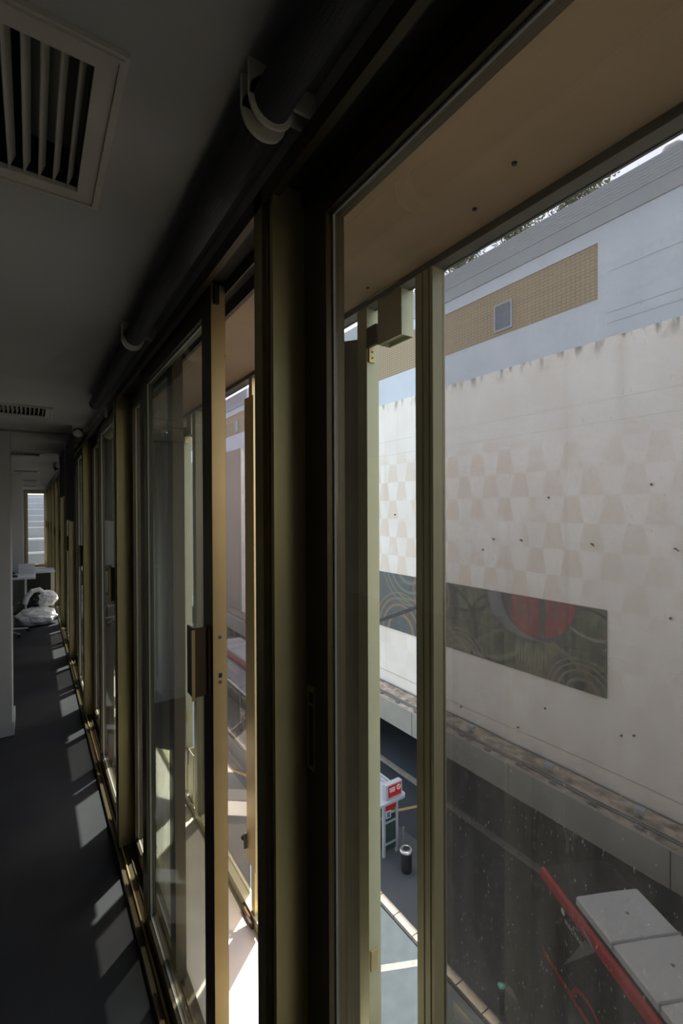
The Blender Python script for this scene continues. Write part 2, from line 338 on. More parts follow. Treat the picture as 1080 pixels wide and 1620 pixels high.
# ceiling with openings for the vents
VENTS = [1.147, 3.95, 6.80, 9.68, 12.55, 15.4]; VX0, VX1, VD = -0.30, 0.125, 0.41
cb = MB(); cb.box(-5, VX0 + .03, -4, YF, CE, CE + .25); cb.box(VX1 - .03, 0.50, -4, YF, CE, CE + .25)
ys = [-4] + [q for v in VENTS for q in (v - VD + .03, v - .03)] + [YF]
for i in range(0, len(ys), 2): cb.box(VX0 + .03, VX1 - .03, ys[i], ys[i + 1], CE, CE + .25)
struct(cb, 'ceiling', 'ceiling', 'pale plaster office ceiling above the corridor', 'ceiling')
struct(MB().box(-5.15, -5, -4, YF, 0, CE), 'wall_left', 'white', 'white wall on the far side of the office', 'wall')
struct(MB().box(-5.15, 0.86, -4.15, -4, 0, CE), 'wall_back', 'white', 'white wall behind the viewpoint', 'wall')
struct(MB().box(0.385, 0.50, -4, YF, 2.475, CE), 'wall_right', 'white', 'narrow white strip of wall above the window frames', 'wall')
# partition ends
def partition(y, x1, n):
    b = MB(); b.box(-2.2, x1, y, y + 0.35, 0, CE, bev=0.008)
    struct(b, 'wall_partition' if n == 1 else 'wall_pier', 'white', ('white partition end nearest the viewpoint at the left edge' if n == 1 else 'white pier further back beside the far window'), 'wall')
    struct(MB().box(-2.2, x1 + .014, y - .014, y + .364, 0, .11, bev=0.003), 'baseboard_partition' if n == 1 else 'baseboard_pier', 'white', ('white skirting board around the near partition end' if n == 1 else 'white skirting board around the far pier'), 'baseboard')
partition(4.67, -0.145, 1); partition(10.2, -0.13, 2)
# end wall with tall window
b = MB(); b.box(-5, -0.16, YF, YF + .2, 0, CE); b.box(-0.16, 0.39, YF, YF + .2, 2.46, CE); b.box(0.39, 0.9, YF, YF + .2, -0.1, CE)
struct(b, 'wall_end', 'white', 'white end wall around the tall far window', 'wall')
we = empty('window_end', (0.1, YF, 0), 'tall gold-framed window at the far end of the corridor', 'window', kind='structure')
f = MB()
for q in ((-.16, -.10, 0.02, 2.46), (.33, .39, 0.02, 2.46)): f.box(q[0], q[1], YF - .03, YF + .06, q[2], q[3])
f.box(-.10, .33, YF - .03, YF + .06, 2.39, 2.46); f.box(-.10, .33, YF - .03, YF + .06, 0.02, .12)
f.build('frame', 'gold', we); MB().box(-.10, .33, YF + .01, YF + .016, .12, 2.39).build('glass', 'clear', we)
# beam shadow lines: shallow downstand across the ceiling
struct(MB().box(-5, 0.385, 4.67, 5.02, 2.50, CE), 'trim_beam', 'ceiling', 'shallow ceiling downstand above the near partition', 'ceiling trim')

# ------------------------------------------------------------ inner window line: head, sill, posts
h = MB(); h.box(.375, .390, -4, YF, 2.44, 2.475); h.box(.49, .50, -4, YF, 2.468, 2.475); h.box(.4405, .4445, -4, YF, 2.435, 2.468); h.box(.488, .50, -4, YF, 2.43, 2.468)
struct(h, 'trim_head', 'darkbronze', 'bronze aluminium head track along the top of the sliding windows', 'window track')
struct(MB().box(.390, .49, -4, YF, 2.466, 2.475).box(.390, .392, -4, YF, 2.44, 2.466), 'trim_lining', 'lining', 'painted shade inside the head track above the sliding windows', 'window track')  # black strips paint the shade inside the head channel
s_ = MB(); s_.box(.362, .50, -4, YF, -.02, .022); s_.box(.362, .372, -4, YF, .022, .034)
struct(s_, 'trim_sill', 'darkbronze', 'dark brown sill track along the bottom of the sliding windows', 'window track')
s_ = MB(); s_.box(.418, .422, -4, YF, .022, .034); s_.box(.463, .467, -4, YF, .022, .034)
struct(s_, 'trim_rails', 'darkbronze', 'dark running rails under the sliding sashes', 'window track')
struct(MB().box(.387, .393, -4, YF, .022, .038), 'trim_rail', 'gold', 'bright brass inner lip of the sill track', 'window track')
def post_mb(y):
    b = MB((.42, y, 0))
    b.prism([(.390, y), (.50, y), (.50, y + .08), (.375, y + .08), (.375, y + .043), (.384, y + .043), (.384, y + .036), (.390, y + .036), (.390, y + .012), (.378, y + .012), (.378, y)], 0.034, 2.475)
    return b
pw = ['nearest broad bronze window post between the glass and the open gap', 'second bronze window post along the corridor', 'third bronze window post along the corridor']
for i in range(-2, 9):
    y = P0 + i * BAY
    lab = pw[i] if 0 <= i < 3 else ('bronze window post behind the viewpoint' if i < 0 else 'narrow-looking bronze window post far down the corridor')
    struct(post_mb(y), 'trim_%d' % (i + 3), 'bronze', lab, 'window post')

def sash(par, x0, y0, w_, label, handle=None, flush=False, wide=0.08):
    """sliding leaf: x0 inner face, y0 near edge, w_ width"""
    x1 = x0 + .04; z0, z1 = .040, 2.455; y1 = y0 + w_
    f = MB(); st = .08
    f.box(x0, x1, y0, y0 + st, z0, z1, bev=.0015); f.box(x0, x1, y1 - st, y1, z0, z1, bev=.0015)
    f.box(x0 + .002, x1 - .002, y0 + st, y1 - st, z0, z0 + .058); f.box(x0 + .002, x1 - .002, y0 + st, y1 - st, 2.39, z1)
    s = f.build('sash', 'darkbronze', par); s['label'] = label
    if handle == 'open': MB().box(x0 + .001, x1 - .001, y0 - .0006, y0, z0, z1).build('lit_edge', 'gold', s)  # gold skin paints the light falling on the open sash's end face
    g = MB(); a, c_ = x0 + .0135, x0 + .0175
    for (ya, yb, za, zb) in ((y0 + st, y0 + st + .004, .098, 2.39), (y1 - st - .004, y1 - st, .098, 2.39), (y0 + st, y1 - st, .098, .102), (y0 + st, y1 - st, 2.386, 2.39)): g.box(a, c_, ya, yb, za, zb)
    g.build('gasket', 'gasket', s)
    MB().box(x0 + .0178, x0 + .0228, y0 + st + .001, y1 - st - .001, .099, 2.389).build('glass', 'clear', s)
    if handle:
        hb = MB(); yy = y0 + .030; zc = 1.44; hh = .093
        hb.box(x0 - .007, x0, yy - .018, yy + .03, zc - hh, zc + hh, bev=.002)
        hb.box(x0 - .047, x0 - .007, yy - .006, yy - .002, zc - hh, zc + hh)
        hb.box(x0 - .047, x0 - .041, yy - .006, yy + .045, zc - hh, zc + hh, bev=.001)
        hb.build('handle', 'darkbronze', s)
        MB().box(x0 - .0495, x0 - .0405, yy - .0085, yy - .006, zc - hh - .008, zc + hh - .004).build('handle_edge', 'gold', s)
    if handle == 'open':
        k = MB()
        for zc in (1.852 - .347, 1.850 - .466): k.lathe([(.0050, -.0020), (.0050, 0)], (x0 + .020, y0, zc), 14, 'Y')
        o = k.build('screw', 'midgrey', s)
        k = MB(); k.box(x0 + .0155, x0 + .0255, y0 - .0008, y0 + .001, 1.396, 1.408, bev=0)
        for zc in (1.505, 1.384): k.box(x0 + .0165, x0 + .0235, y0 - .0026, y0 - .0019, zc - .0006, zc + .0006)
        k.box(x0 + .008, x0 + .020, y0 - .012, y0 + .001, 2.40, 2.45)
        k.build('keeper_slot', 'black', s)
    if flush:
        k = MB(); ya, yb = y1 - .036, y1 - .010
        k.box(x0 - .004, x0 + .002, ya, ya + .003, 1.355, 1.505); k.box(x0 - .004, x0 + .002, yb - .003, yb, 1.355, 1.505)
        k.box(x0 - .004, x0 + .002, ya, yb, 1.500, 1.510); k.box(x0 - .004, x0 + .002, ya, yb, 1.350, 1.357)
        k.box(x0 - .003, x0 + .002, ya + .003, yb - .003, 1.473, 1.477); k.build('flush_pull', 'bronze', s)
        MB().box(x0 - .001, x0 + .001, ya + .003, yb - .003, 1.357, 1.500).build('pull_recess', 'black', s)
        MB().box(x0 - .003, x0 + .001, y0 + w_ - .085, y0 + w_ - .081, .10, 2.36).build('edge_strip', 'brown', s)
    return s
XI, XO = .400, .445
for i in range(-2, 9):
    ya = P0 + .08 + i * BAY; yb = P0 + (i + 1) * BAY
    if yb > YF: yb = YF
    n = i + 3
    names = {-1: 'large sliding window at the right with one dusty pane', 0: 'sliding window left partly open beside the nearest post', 1: 'closed sliding window with a pull handle beyond the second post', -2: 'sliding window behind the viewpoint'}
    wn_ = empty('window_%d' % n, (.42, ya, 0), names.get(i, 'closed sliding window far down the corridor'), 'window', kind='structure')
    if i == 0:
        sash(wn_, XI, 1.218, .97, 'bronze sliding sash standing open', handle='open')
        sash(wn_, XO, 1.81, yb - 1.81, 'outer sash pushed to the far side')
    elif i == -1:
        sash(wn_, XO, yb - .97, .97, 'bronze sash with a flush pull', flush=True)
        sash(wn_, XI, ya, .97, 'inner sash with handle', handle='yes')
    else:
        if yb - ya < 1.2: sash(wn_, XI, ya, yb - ya, 'closed sash')
        else:
            sash(wn_, XI, ya, .97, 'closed inner sash with handle', handle='yes')
            sash(wn_, XO, yb - .97, .97, 'closed outer sash')

# ------------------------------------------------------------ gallery between the two skins
struct(MB().box(.50, .87, -4, YF + .2, -.14, 0), 'floor_gallery', 'stone', 'cream stone floor of the narrow gallery outside the sliding windows', 'gallery floor')
struct(MB().box(.50, .87, -4, YF + .2, 2.45, 2.60), 'ceiling_gallery', 'soffit', 'ochre plaster soffit over the gallery', 'soffit')
hd = MB(); hd.box(.802, .842, -4, YF, 2.432, 2.45); hd.box(.836, .842, -4, YF, 2.430, 2.432)
struct(hd, 'trim_outer_head', 'panel', 'outer head rail under the gallery soffit', 'frame rail')
st_ = MB(); st_.box(.802, .85, -4, YF, 0, .05); struct(st_, 'trim_outer_sill', 'facade', 'outer sill rail on the gallery floor edge', 'frame rail')
def outer_bay(i):
    o = i * BAY; n = 20 + i
    lab = {-1: 'dusty outer pane behind the viewpoint', 0: 'dusty outer pane held by the pale-edged post outside the near window', 1: 'dusty outer pane seen through the open gap'}.get(i, 'dusty outer pane of the gallery further along')
    e = empty('window_%d' % n, (.83, .80 + o, 0), lab, 'outer window', kind='structure')
    p = MB(); p.prism([(.800, .797 + o), (.842, .797 + o), (.842, .857 + o), (.800, .857 + o), (.800, .834 + o), (.806, .834 + o), (.806, .829 + o), (.800, .829 + o), (.800, .812 + o), (.806, .812 + o), (.806, .806 + o), (.800, .806 + o)], .05, 2.432)
    p.build('outer_post', 'facade', e)
    MB().box(.832, .838, 2.03 - BAY + o, .797 + o, .05, 2.426).build('outer_glass', 'dirty', e)
for i in range(-1, 9): outer_bay(i)
ang = R(36)
def hinged_panel(i):
    o = i * BAY
    lab = {-1: 'hinged facade panel behind the viewpoint', 0: 'dark hinged facade panel with pale square post outside the nearest window', 1: 'hinged facade panel seen through the open sash glass'}.get(i, 'hinged facade panel further along the gallery, %s bays past the open sash' % ORD[max(i - 2, 0)])
    e = empty('hinged_facade_panel', (.83, 1.09 + o, 0), lab, 'facade panel', 'hinged facade panels along the gallery')
    MB().box(.808, .852, 1.069 + o, 1.116 + o, .0, 2.45, bev=.002).build('post', 'facade', e)
    p = MB(); p.box(.808, .830, 1.117 + o, 1.117 + .25 + o, .27, 2.355, rot=ang, piv=(.812, 1.117 + o, 0), bev=.002); p.build('panel', 'panel', e)
    for za in (2.275, .50): MB().box(.812, .834, 1.062 + o, 1.069 + o, za, za + .06, bev=.001).build('hinge', 'gold', e)
    for za, zb in ((2.315, 2.372), (.24, .33)): MB().box(.806, .816, 1.024 + o, 1.069 + o, za, zb, bev=.001).build('hinge_arm', 'brown', e)
    if i == 0:
        for z in (2.288, 2.305, 2.322): MB().lathe([(.0025, -.002), (.0025, 0)], (.823, 1.062 + o, z), 8, 'Y').build('screw', 'brown', e)
    return e
for i in range(-1, 8): hinged_panel(i)
def stub(i):
    o = i * BAY
    for top in (1, 0):
        lab = (('short square tube hanging from the soffit outside the nearest window', 'open-topped square tube on the gallery floor outside the nearest window') if i == 0 else
               ('short square tube hanging from the soffit behind the open sash glass', 'open-topped square tube on the gallery floor behind the open sash glass') if i == 1 else
               ('square tube hanging from the soffit %s bays past the open sash' % ORD[i - 2], 'open-topped square tube on the gallery floor %s bays past the open sash' % ORD[i - 2]))[1 - top]
        z0, z1 = ((2.31, 2.45) if top else (0, .345))
        e = empty('facade_stub_tube', (.83, .97 + o, z0), lab, 'bracket tube', 'cut tubes of the outer facade')
        b = MB(); x0, x1, y0, y1, t = .81, .852, .92 + o, 1.02 + o, .003
        b.box(x0, x0 + t, y0, y1, z0, z1); b.box(x1 - t, x1, y0, y1, z0, z1); b.box(x0 + t, x1 - t, y0, y0 + t, z0, z1); b.box(x0 + t, x1 - t, y1 - t, y1, z0, z1)
        if top: b.box(x0 + t, x1 - t, y0 + t, y1 - t, z0 + .012, z0 + .016)
        b.build('tube', 'facade', e)
        zz = (2.446, 2.45) if top else (0, .004)
        MB().box(x0 - .012, x1 + .0, y0 - .0, y1 + .035, *zz).build('mounting_plate', 'facade', e)
        if not top:
            MB().box(x0 + t, x1 - t, y0 + t, y1 - t, .30, .304).build('tube_plug', 'midgrey', e)
for i in range(0, 4): stub(i)
def fin(i):
    o = i * BAY
    lab = {0: 'slim bronze fin with a pale edge standing in the open gap'}.get(i, 'slim bronze facade fin further along the gallery, %s bays past the open gap' % ORD[max(i, 1) - 1] if i > 0 else 'slim bronze facade fin outside the right-hand window, out of view')
    e = empty('facade_fin', (.83, 1.94 + o, 0), lab, 'facade fin', 'slim fins of the outer facade')
    MB().box(.806, .850, 1.89 + o, 1.99 + o, .25, 2.352, bev=.0015).build('blade', 'gold', e)
    MB().box(.808, .846, 1.905 + o, 1.943 + o, 0, .25).build('spindle', 'gold', e); MB().box(.808, .846, 1.905 + o, 1.943 + o, 2.352, 2.45).build('spindle', 'gold', e)
    k = MB(); k.box(.795, .812, 1.99 + o, 2.0 + o, .30, .37); k.lathe([(.009, -.006), (.009, .006)], (.800, 2.018 + o, .335), 12, 'Y'); k.box(.798, .802, 2.0 + o, 2.018 + o, .332, .338)
    k.build('thumb_latch', 'black', e)
    MB().box(.79, .85, 1.90 + o, 2.02 + o, 0, .035, bev=.004).build('pivot_block', 'brown', e)
for i in range(-1, 8): fin(i)
# small dark fixings in the soffit
for i, (x, y) in enumerate(((.74, .62), (.60, 1.05), (.76, 1.0), (.70, .50), (.56, .90), (.63, 1.75))):
    struct(MB((x, y, 2.448)).lathe([(.004, -.003), (.005, 0)], (x, y, 2.45), 10), 'trim_%d' % (40 + i), 'black', 'small dark screw head in the gallery soffit', 'fixing')

# ------------------------------------------------------------ own building outside (below and above)
struct(MB().box(-6, .86, -12, YF + .2, -13.25, -.14), 'wall_own_lower', 'concrete', 'own building facade below the gallery', 'facade')
struct(MB().box(.0, .86, -12, YF + .2, 2.60, 9.0), 'wall_own_upper', 'concrete', 'own building facade above the gallery', 'facade')
struct(MB().box(-6, .0, -12, YF + .2, 2.80, 3.1), 'wall_own_roof', 'concrete', 'own building floor slab above the office', 'facade')
struct(MB().box(-6, -5.15, -12, YF + .2, -.14, 2.8), 'wall_own_left', 'concrete', 'outer face of the office side wall', 'facade')

# ------------------------------------------------------------ ceiling vents
VL = ['large louvred ceiling vent at the top left, nearest the viewpoint', 'second ceiling vent, above the near partition', 'third ceiling vent, beyond the near partition', 'fourth ceiling vent down the corridor', 'fifth thin-looking ceiling vent near the far window', 'last ceiling vent by the far window']
def vent(yf, lab):
    y0 = yf - VD; e = empty('ceiling_vent', ((VX0 + VX1) / 2, y0 + VD / 2, CE), lab, 'air vent', 'air vents along the ceiling')
    fr = MB(); z0 = CE - .008; wdt = .042
    for (a, b_, c_, d) in ((VX0, VX1, y0, y0 + wdt), (VX0, VX1, yf - wdt, yf), (VX0, VX0 + wdt, y0 + wdt, yf - wdt), (VX1 - wdt, VX1, y0 + wdt, yf - wdt)): fr.box(a, b_, c_, d, z0, CE + .002)
    for (a, b_, c_, d) in ((VX0 + .006, VX1 - .006, y0 + .006, y0 + .012), (VX0 + .006, VX1 - .006, yf - .012, yf - .006), (VX1 - .012, VX1 - .006, y0 + .012, yf - .012), (VX0 + .006, VX0 + .012, y0 + .012, yf - .012)): fr.box(a, b_, c_, d, z0 - .004, z0)
    fr.build('frame', 'vent', e)
    n = 14; x0 = VX0 + wdt; span = VX1 - VX0 - 2 * wdt; sl_ = MB()
    for k in range(n):
        xc = x0 + (k + .5) * span / n
        sl_.prism_y([(xc - .007, CE - .003), (xc - .0055, CE - .005), (xc + .006, CE + .024), (xc + .0045, CE + .026)], y0 + wdt, yf - wdt)
    sl_.build('louvre_blades', 'vent', e)
    MB().box(VX0 + wdt - .01, VX1 - wdt + .01, y0 + wdt - .01, yf - wdt + .01, CE + .12, CE + .13).build('duct_back', 'black', e)
    d = MB(); q = .005
    d.box(VX0 + wdt - .012, VX0 + wdt - .007, y0 + .031, yf - .031, CE + .003, CE + .13); d.box(VX1 - wdt + .007, VX1 - wdt + .012, y0 + .031, yf - .031, CE + .003, CE + .13)
    d.box(VX0 + wdt, VX1 - wdt, y0 + .031, y0 + .036, CE + .003, CE + .12); d.box(VX0 + wdt, VX1 - wdt, yf - .036, yf - .031, CE + .003, CE + .12); d.build('duct', 'black', e)
for v, l in zip(VENTS, VL): vent(v, l)

# ------------------------------------------------------------ roller blinds
RX, RZ, RR = .308, 2.468, .029
def roller(y0, y1, lab, drop=None, near=True, far=True):
    e = empty('roller_blind', (RX, y0, RZ), lab, 'roller blind', 'roller blinds above the windows')
    MB().lathe([(RR, y0 + .012), (RR, y1 - .006)], (RX, 0, RZ), 28, 'Y').build('fabric_roll', 'fabric', e, smooth=False)
    for (yy, on) in ((y0, near), (y1 - .012, far)):
        if not on: continue
        br = MB()
        for (r_, a, b_) in ((.037, 0, .005), (.033, .005, .010)): br.lathe([(r_, a), (r_, b_)], (RX, yy, RZ), 28, 'Y')
        br.lathe([(.022, -.006), (.018, 0)], (RX, yy, RZ), 24, 'Y')
        br.box(RX - .037, RX + .037, yy, yy + .006, RZ, CE); br.box(RX + .03, .385, yy, yy + .006, RZ + .01, CE - .004)
        br.build('bracket', 'ivory', e)
    if drop:
        f = MB(); f.box(RX - RR, RX - RR + .0015, y0 + .03, y1 - .03, drop, RZ); f.build('hanging_fabric', 'fabric', e)
        MB().box(RX - RR - .004, RX - RR + .006, y0 + .03, y1 - .03, drop - .022, drop, bev=.002).build('hem_bar', 'fabric', e)
    return e
roller(-.55, .655, 'rolled dark blind directly above the viewpoint, its ivory end bracket showing', near=False)
roller(.672, 1.80, 'long rolled dark blind above the open window')
roller(1.82, 3.04, 'rolled dark blind beyond the second bracket', far=False)
roller(4.20, 5.30, 'dark blind lowered furthest, first past the bare stretch', drop=1.78)
roller(5.33, 6.45, 'dark blind lowered part way, beyond the longest hanging one', drop=2.02)
roller(7.4, 8.1, 'short rolled blind hanging far down the corridor')
# worn white cord clip on the head frame
tag(MB((.37, 3.05, 2.44)).box(.362, .375, 3.03, 3.05, 2.40, 2.46, bev=.002).build('cord_clip', 'ivory'), 'small ivory cord clip on the head frame past the third blind', 'clip')

# ------------------------------------------------------------ furniture at the far end
e = empty('office_desk', (-.5, 9.5, 0), 'pale desk top jutting out behind the near partition', 'desk')
MB().box(-1.5, .05, 9.20, 9.86, .715, .745, bev=.003).build('desk_top', 'desk', e)
for x in (-1.35, -.35):
    MB().box(x - .03, x + .03, 9.50, 9.56, .03, .715).build('leg', 'lightgrey', e)
    MB().box(x - .03, x + .03, 9.24, 9.82, 0, .03, bev=.008).build('foot', 'lightgrey', e)
e = empty('chair_base', (-.36, 8.42, 0), 'pale chair foot on the dark floor behind the near partition', 'chair foot')
for k in range(5):
    a = R(20 + 72 * k); MB().tube([(-.36, 8.42, .09), (-.36 + .32 * math.cos(a), 8.42 + .32 * math.sin(a), .055)], .022, 8, .014).build('leg', 'lightgrey', e)
    MB().lathe([(.025, -.012), (.025, .012)], (-.36 + .32 * math.cos(a), 8.42 + .32 * math.sin(a), .025), 12, 'Y').build('castor', 'black', e)
MB().lathe([(.03, .05), (.03, .45), (.2, .46), (.2, .50)], (-.36, 8.42, 0), 16).build('stem', 'black', e)
e = empty('desk_screen', (-.08, 9.7, .745), 'low white board standing on the desk', 'desk screen')
MB().box(-.20, .04, 9.76, 9.78, .745, .92, bev=.002).build('panel', 'desk', e)
MB().box(-.18, -.14, 9.72, 9.82, .745, .753).build('foot', 'desk', e)
e = empty('desk_phone', (-.30, 9.4, .745), 'black desk telephone on the pale desk', 'telephone')
MB().prism_y([(-.38, .745), (-.20, .745), (-.20, .765), (-.38, .81)], 9.32, 9.48).build('phone_base', 'black', e)
MB().tube([(-.37, 9.34, .83), (-.30, 9.34, .84), (-.24, 9.36, .81)], .018, 10).build('handset', 'black', e)
e = empty('cabinet', (.1, 10.2, 0), 'low open cabinet with beige end panel and black interior', 'cabinet')
MB().box(-.12, .35, 9.90, 10.5, .72, .75, bev=.003).build('top', 'desk', e)
MB().box(.28, .34, 9.92, 10.48, 0, .72).build('side_panel', 'beige', e); MB().box(-.11, -.08, 9.92, 10.48, 0, .72).build('side_panel', 'desk', e)
MB().box(-.08, .28, 10.44, 10.48, 0, .72).build('back_panel', 'black', e); MB().box(-.08, .28, 9.95, 10.44, .34, .36).build('shelf', 'black', e); MB().box(-.08, .28, 9.93, 9.95, .02, .70).build('door', 'black', e)
def blob(name, m, c, rad, seed, parent=None, rough=.12, cut=None, scale=2.5):
    bm = bmesh.new(); bmesh.ops.create_icosphere(bm, subdivisions=4, radius=1)
    for v in bm.verts:
        n_ = noise.noise(v.co * scale + Vector((seed, 0, 0))) + .6 * abs(noise.noise(v.co * scale * 2.7 + Vector((0, seed, 0))))
        k = 1 + rough * 2 * n_
        v.co = Vector((v.co.x * rad[0] * k, v.co.y * rad[1] * k, v.co.z * rad[2] * k)) + Vector(c)
        if v.co.z < cut: v.co.z = cut + (v.co.z - cut) * .02
    b = MB(); b.bm.free(); b.bm = bm
    return b.build(name, m, parent)
e = empty('plastic_bag', (.06, 9.0, 0), 'big crumpled white plastic bag slumped on the floor by the far window', 'bag')
blob('bag_body', 'bag', (.05, 8.95, .14), (.27, .20, .15), 1.3, e, .09, 0.0)
e2 = empty('plastic_bag', (.14, 9.05, .30), 'gaping white plastic bag with black contents on top of the slumped one', 'bag')
blob('bag_body', 'bag', (.18, 9.03, .40), (.17, .14, .13), 4.1, e2, .08, .25)
b = MB(); pts = [(-.10, 8.95, .36), (-.07, 8.94, .46), (.0, 8.94, .55), (.09, 8.95, .57), (.17, 8.97, .49)]; b.tube(pts, .045, 9, .035); b.build('bag_rim', 'bag', e2)
blob('bag_contents', 'black', (.05, 8.98, .40), (.11, .08, .10), 2.2, e2, .2, .2)
tag(MB((-.32, 8.9, 0)).box(-.40, -.24, 8.80, 8.98, 0, .19, bev=.004).build('cardboard_box', 'card'), 'small grey cardboard box at the foot of the white bags', 'box')

# ------------------------------------------------------------ louvres outside the end window
e = empty('louvre_screen', (0, 20.2, -1), 'bank of white horizontal louvre blades outside the far window', 'louvre screen')
for k in range(6): MB().box(-.7, 1.2, 20.0, 20.25, 2.32 - .22 * k, 2.34 - .22 * k).build('blade', 'desk', e)
for z in (.78, .28): MB().box(-.7, 1.2, 20.0, 20.3, z, z + .06).build('blade', 'desk', e)
MB().box(-1.2, 1.6, 20.7, 20.9, -1, 2.45).build('back_wall', 'lightgrey', e); MB().box(-.72, -.68, 20.0, 20.7, -.2, 2.5).build('side_post', 'lightgrey', e)

# ------------------------------------------------------------ the street
G = -13.25
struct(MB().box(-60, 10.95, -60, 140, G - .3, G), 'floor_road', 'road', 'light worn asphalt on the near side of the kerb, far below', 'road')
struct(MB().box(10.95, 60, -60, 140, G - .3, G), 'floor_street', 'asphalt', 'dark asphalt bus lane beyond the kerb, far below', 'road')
W = 18.5; K = W / 17.5
plat = MB(); plat.prism([(11.25, -20), (12.1, -20), (12.1, 9.5), (14.3, 13.5), (14.3, 60), (11.25, 60)], G, G + .14)
struct(plat, 'floor_island', 'sidewalk', 'grey bus stop island pavement', 'pavement')
kb = MB(); y = -6.0
while y < 50:
    kb.box(10.95, 11.25, y, y + .97, G, G + .15, bev=.02); y += 1.0
struct(kb, 'trim_kerb', 'kerb', 'pale stone kerb along the bus stop island', 'kerb')
struct(MB().box(17.55, 22.2, -20, 90, G, G + .14), 'floor_arcade', 'sidewalk', 'dark pavement under the overhang opposite', 'pavement')
struct(MB().box(17.3, 17.55, -20, 90, G, G + .15), 'trim_far_kerb', 'kerb', 'pale kerb of the opposite pavement', 'kerb')
def marking(n, poly, m, lab): struct(MB().prism(poly, G + .001, G + .006), 'trim_%d' % n, m, lab, 'road marking')
marking(60, [(9.0, 11.9), (10.9, 11.0), (10.9, 11.25), (9.0, 12.15)], 'paint', 'white painted line on the sunlit roadway')
marking(61, [(7.3, 23.9), (9.6, 22.3), (10.0, 23.1), (7.7, 24.8)], 'paint', 'broad pale painted stripe seen through the open gap')
marking(62, [(14.4, 17.7), (17.0, 16.9), (17.0, 17.1), (14.4, 17.9)], 'yellow', 'yellow painted line on the roadway behind the bus shelter')
pts = []; 
for k in range(13):
    a = R(20 + k * 6); pts.append((4.5 + 6.2 * math.cos(a), 22.0 + 6.5 * math.sin(a)))
for k in range(12, -1, -1):
    a = R(20 + k * 6); pts.append((4.5 + 6.0 * math.cos(a), 22.0 + 6.3 * math.sin(a)))
marking(63, pts, 'yellow', 'curved yellow painted line seen through the open gap')
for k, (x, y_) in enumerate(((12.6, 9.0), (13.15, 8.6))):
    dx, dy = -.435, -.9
    marking(64 + k, [(x - .9, y_ + .6), (x - .7, y_ + .5), (x - .7 + dx * 5, y_ + .5 + dy * 5), (x - .9 + dx * 5, y_ + .6 + dy * 5)], 'paint', 'pale stripe on the roadway beside the black bus')  # two pale slanting stripes laid on the asphalt

# ------------------------------------------------------------ building opposite
def zr(s): return H + s * W
def zk(z): return H + (z - H) * K
Zl, Zp, Zb0, Zb1, Zg, Zt = zk(-8.44), zr(.355), zr(.443), zr(.563), zr(.596), zr(.675)
YE = 44.2 * K; YB = 8.95 * K; ZL = Zl; ZF = zk(-9.62)
ZA, ZB = zk(9.80), zk(10.95)
m = MB((W, 12, 0)); m.box(W, W + .5, -25, YE, Zl, Zp)
o = struct(m, 'wall_opposite_plaster', 'plaster', 'pale plastered wall across the street with faint trapezoid pattern', 'building wall')
for p_ in o.data.vertices: p_.co += Vector((W, 12, 0))
o.location = (0, 0, 0)
struct(MB().box(W, W + .5, YE, 90, Zl, Zp), 'wall_opposite_cladding', mat('brown_cladding', (.30, .24, .20), .8, vary=.12, vscale=1.5, stretch=(1, 4, .2)), 'brown clad end of the building across the street', 'building wall')
bnd = MB(); bnd.box(W + .02, W + .5, -25, 90, Zp, Zb0); bnd.box(W + .02, W + .5, -25, YB, Zb0, Zb1); bnd.box(W + .02, W + .5, -25, 90, Zb1, Zg)
struct(bnd, 'wall_opposite_band', 'zinc', 'smooth blue-grey band above the plaster across the street', 'building wall')
struct(MB().box(W + .05, W + .5, YB, 90, Zb0, Zb1), 'wall_opposite_perforated', 'perforated', 'long tan perforated panel near the roof opposite', 'building wall')
rf = MB(); rf.box(W - .03, W + .5, -25, 90, Zg, Zt); rf.box(W - .05, W - .03, -25, 90, Zg + .62, Zg + .64)
k = Zg + .75
while k < Zt - .1: rf.box(W - .038, W - .03, -25, 90, k, k + .012); k += .12
struct(rf, 'wall_opposite_parapet', 'greyband', 'grey ribbed parapet along the roof opposite', 'building wall')
se = MB()
for z in (Zp + .55, Zp + .95, Zb0 + .9): se.box(W + .012, W + .02, -25, 8.6 * K, z, z + .02)
struct(se, 'trim_seams', 'greyband', 'thin horizontal joints in the blue-grey band opposite', 'joint')
struct(MB().box(W + .5, W + 14, -25, 90, Zt - 1.2, Zt - 1.0), 'wall_opposite_roof', 'concrete', 'flat roof of the building opposite', 'roof')
for k, yy in enumerate((13.1 * K, 29.0 * K, 45.4 * K)):
    e = empty('window_%d' % (50 + k), (W, yy, 10.2), ['small square window in the tan panel opposite', 'small square window in the tan panel opposite, hidden part', 'small window at the far end of the tan panel opposite'][k], 'window', kind='structure')
    q = MB(); q.box(W - .02, W + .05, yy - .5, yy + .5, ZA, ZA + .08); q.box(W - .02, W + .05, yy - .5, yy + .5, ZB, ZB + .08); q.box(W - .02, W + .05, yy - .5, yy - .42, ZA + .08, ZB); q.box(W - .02, W + .05, yy + .42, yy + .5, ZA + .08, ZB)
    q.build('frame', 'greyband', e); MB().box(W, W + .04, yy - .42, yy + .42, ZA + .08, ZB).build('pane', mat('window_pane_dark', (.12, .14, .18), .2), e)
# mural
tag(MB().box(W - .06, W - .002, 8.62 * K, 25.0 * K, zk(-5.15), zk(-1.9)).build('mural', 'mural'), 'long dark ceramic mural with a red bowl shape on the pale wall opposite', 'mural')
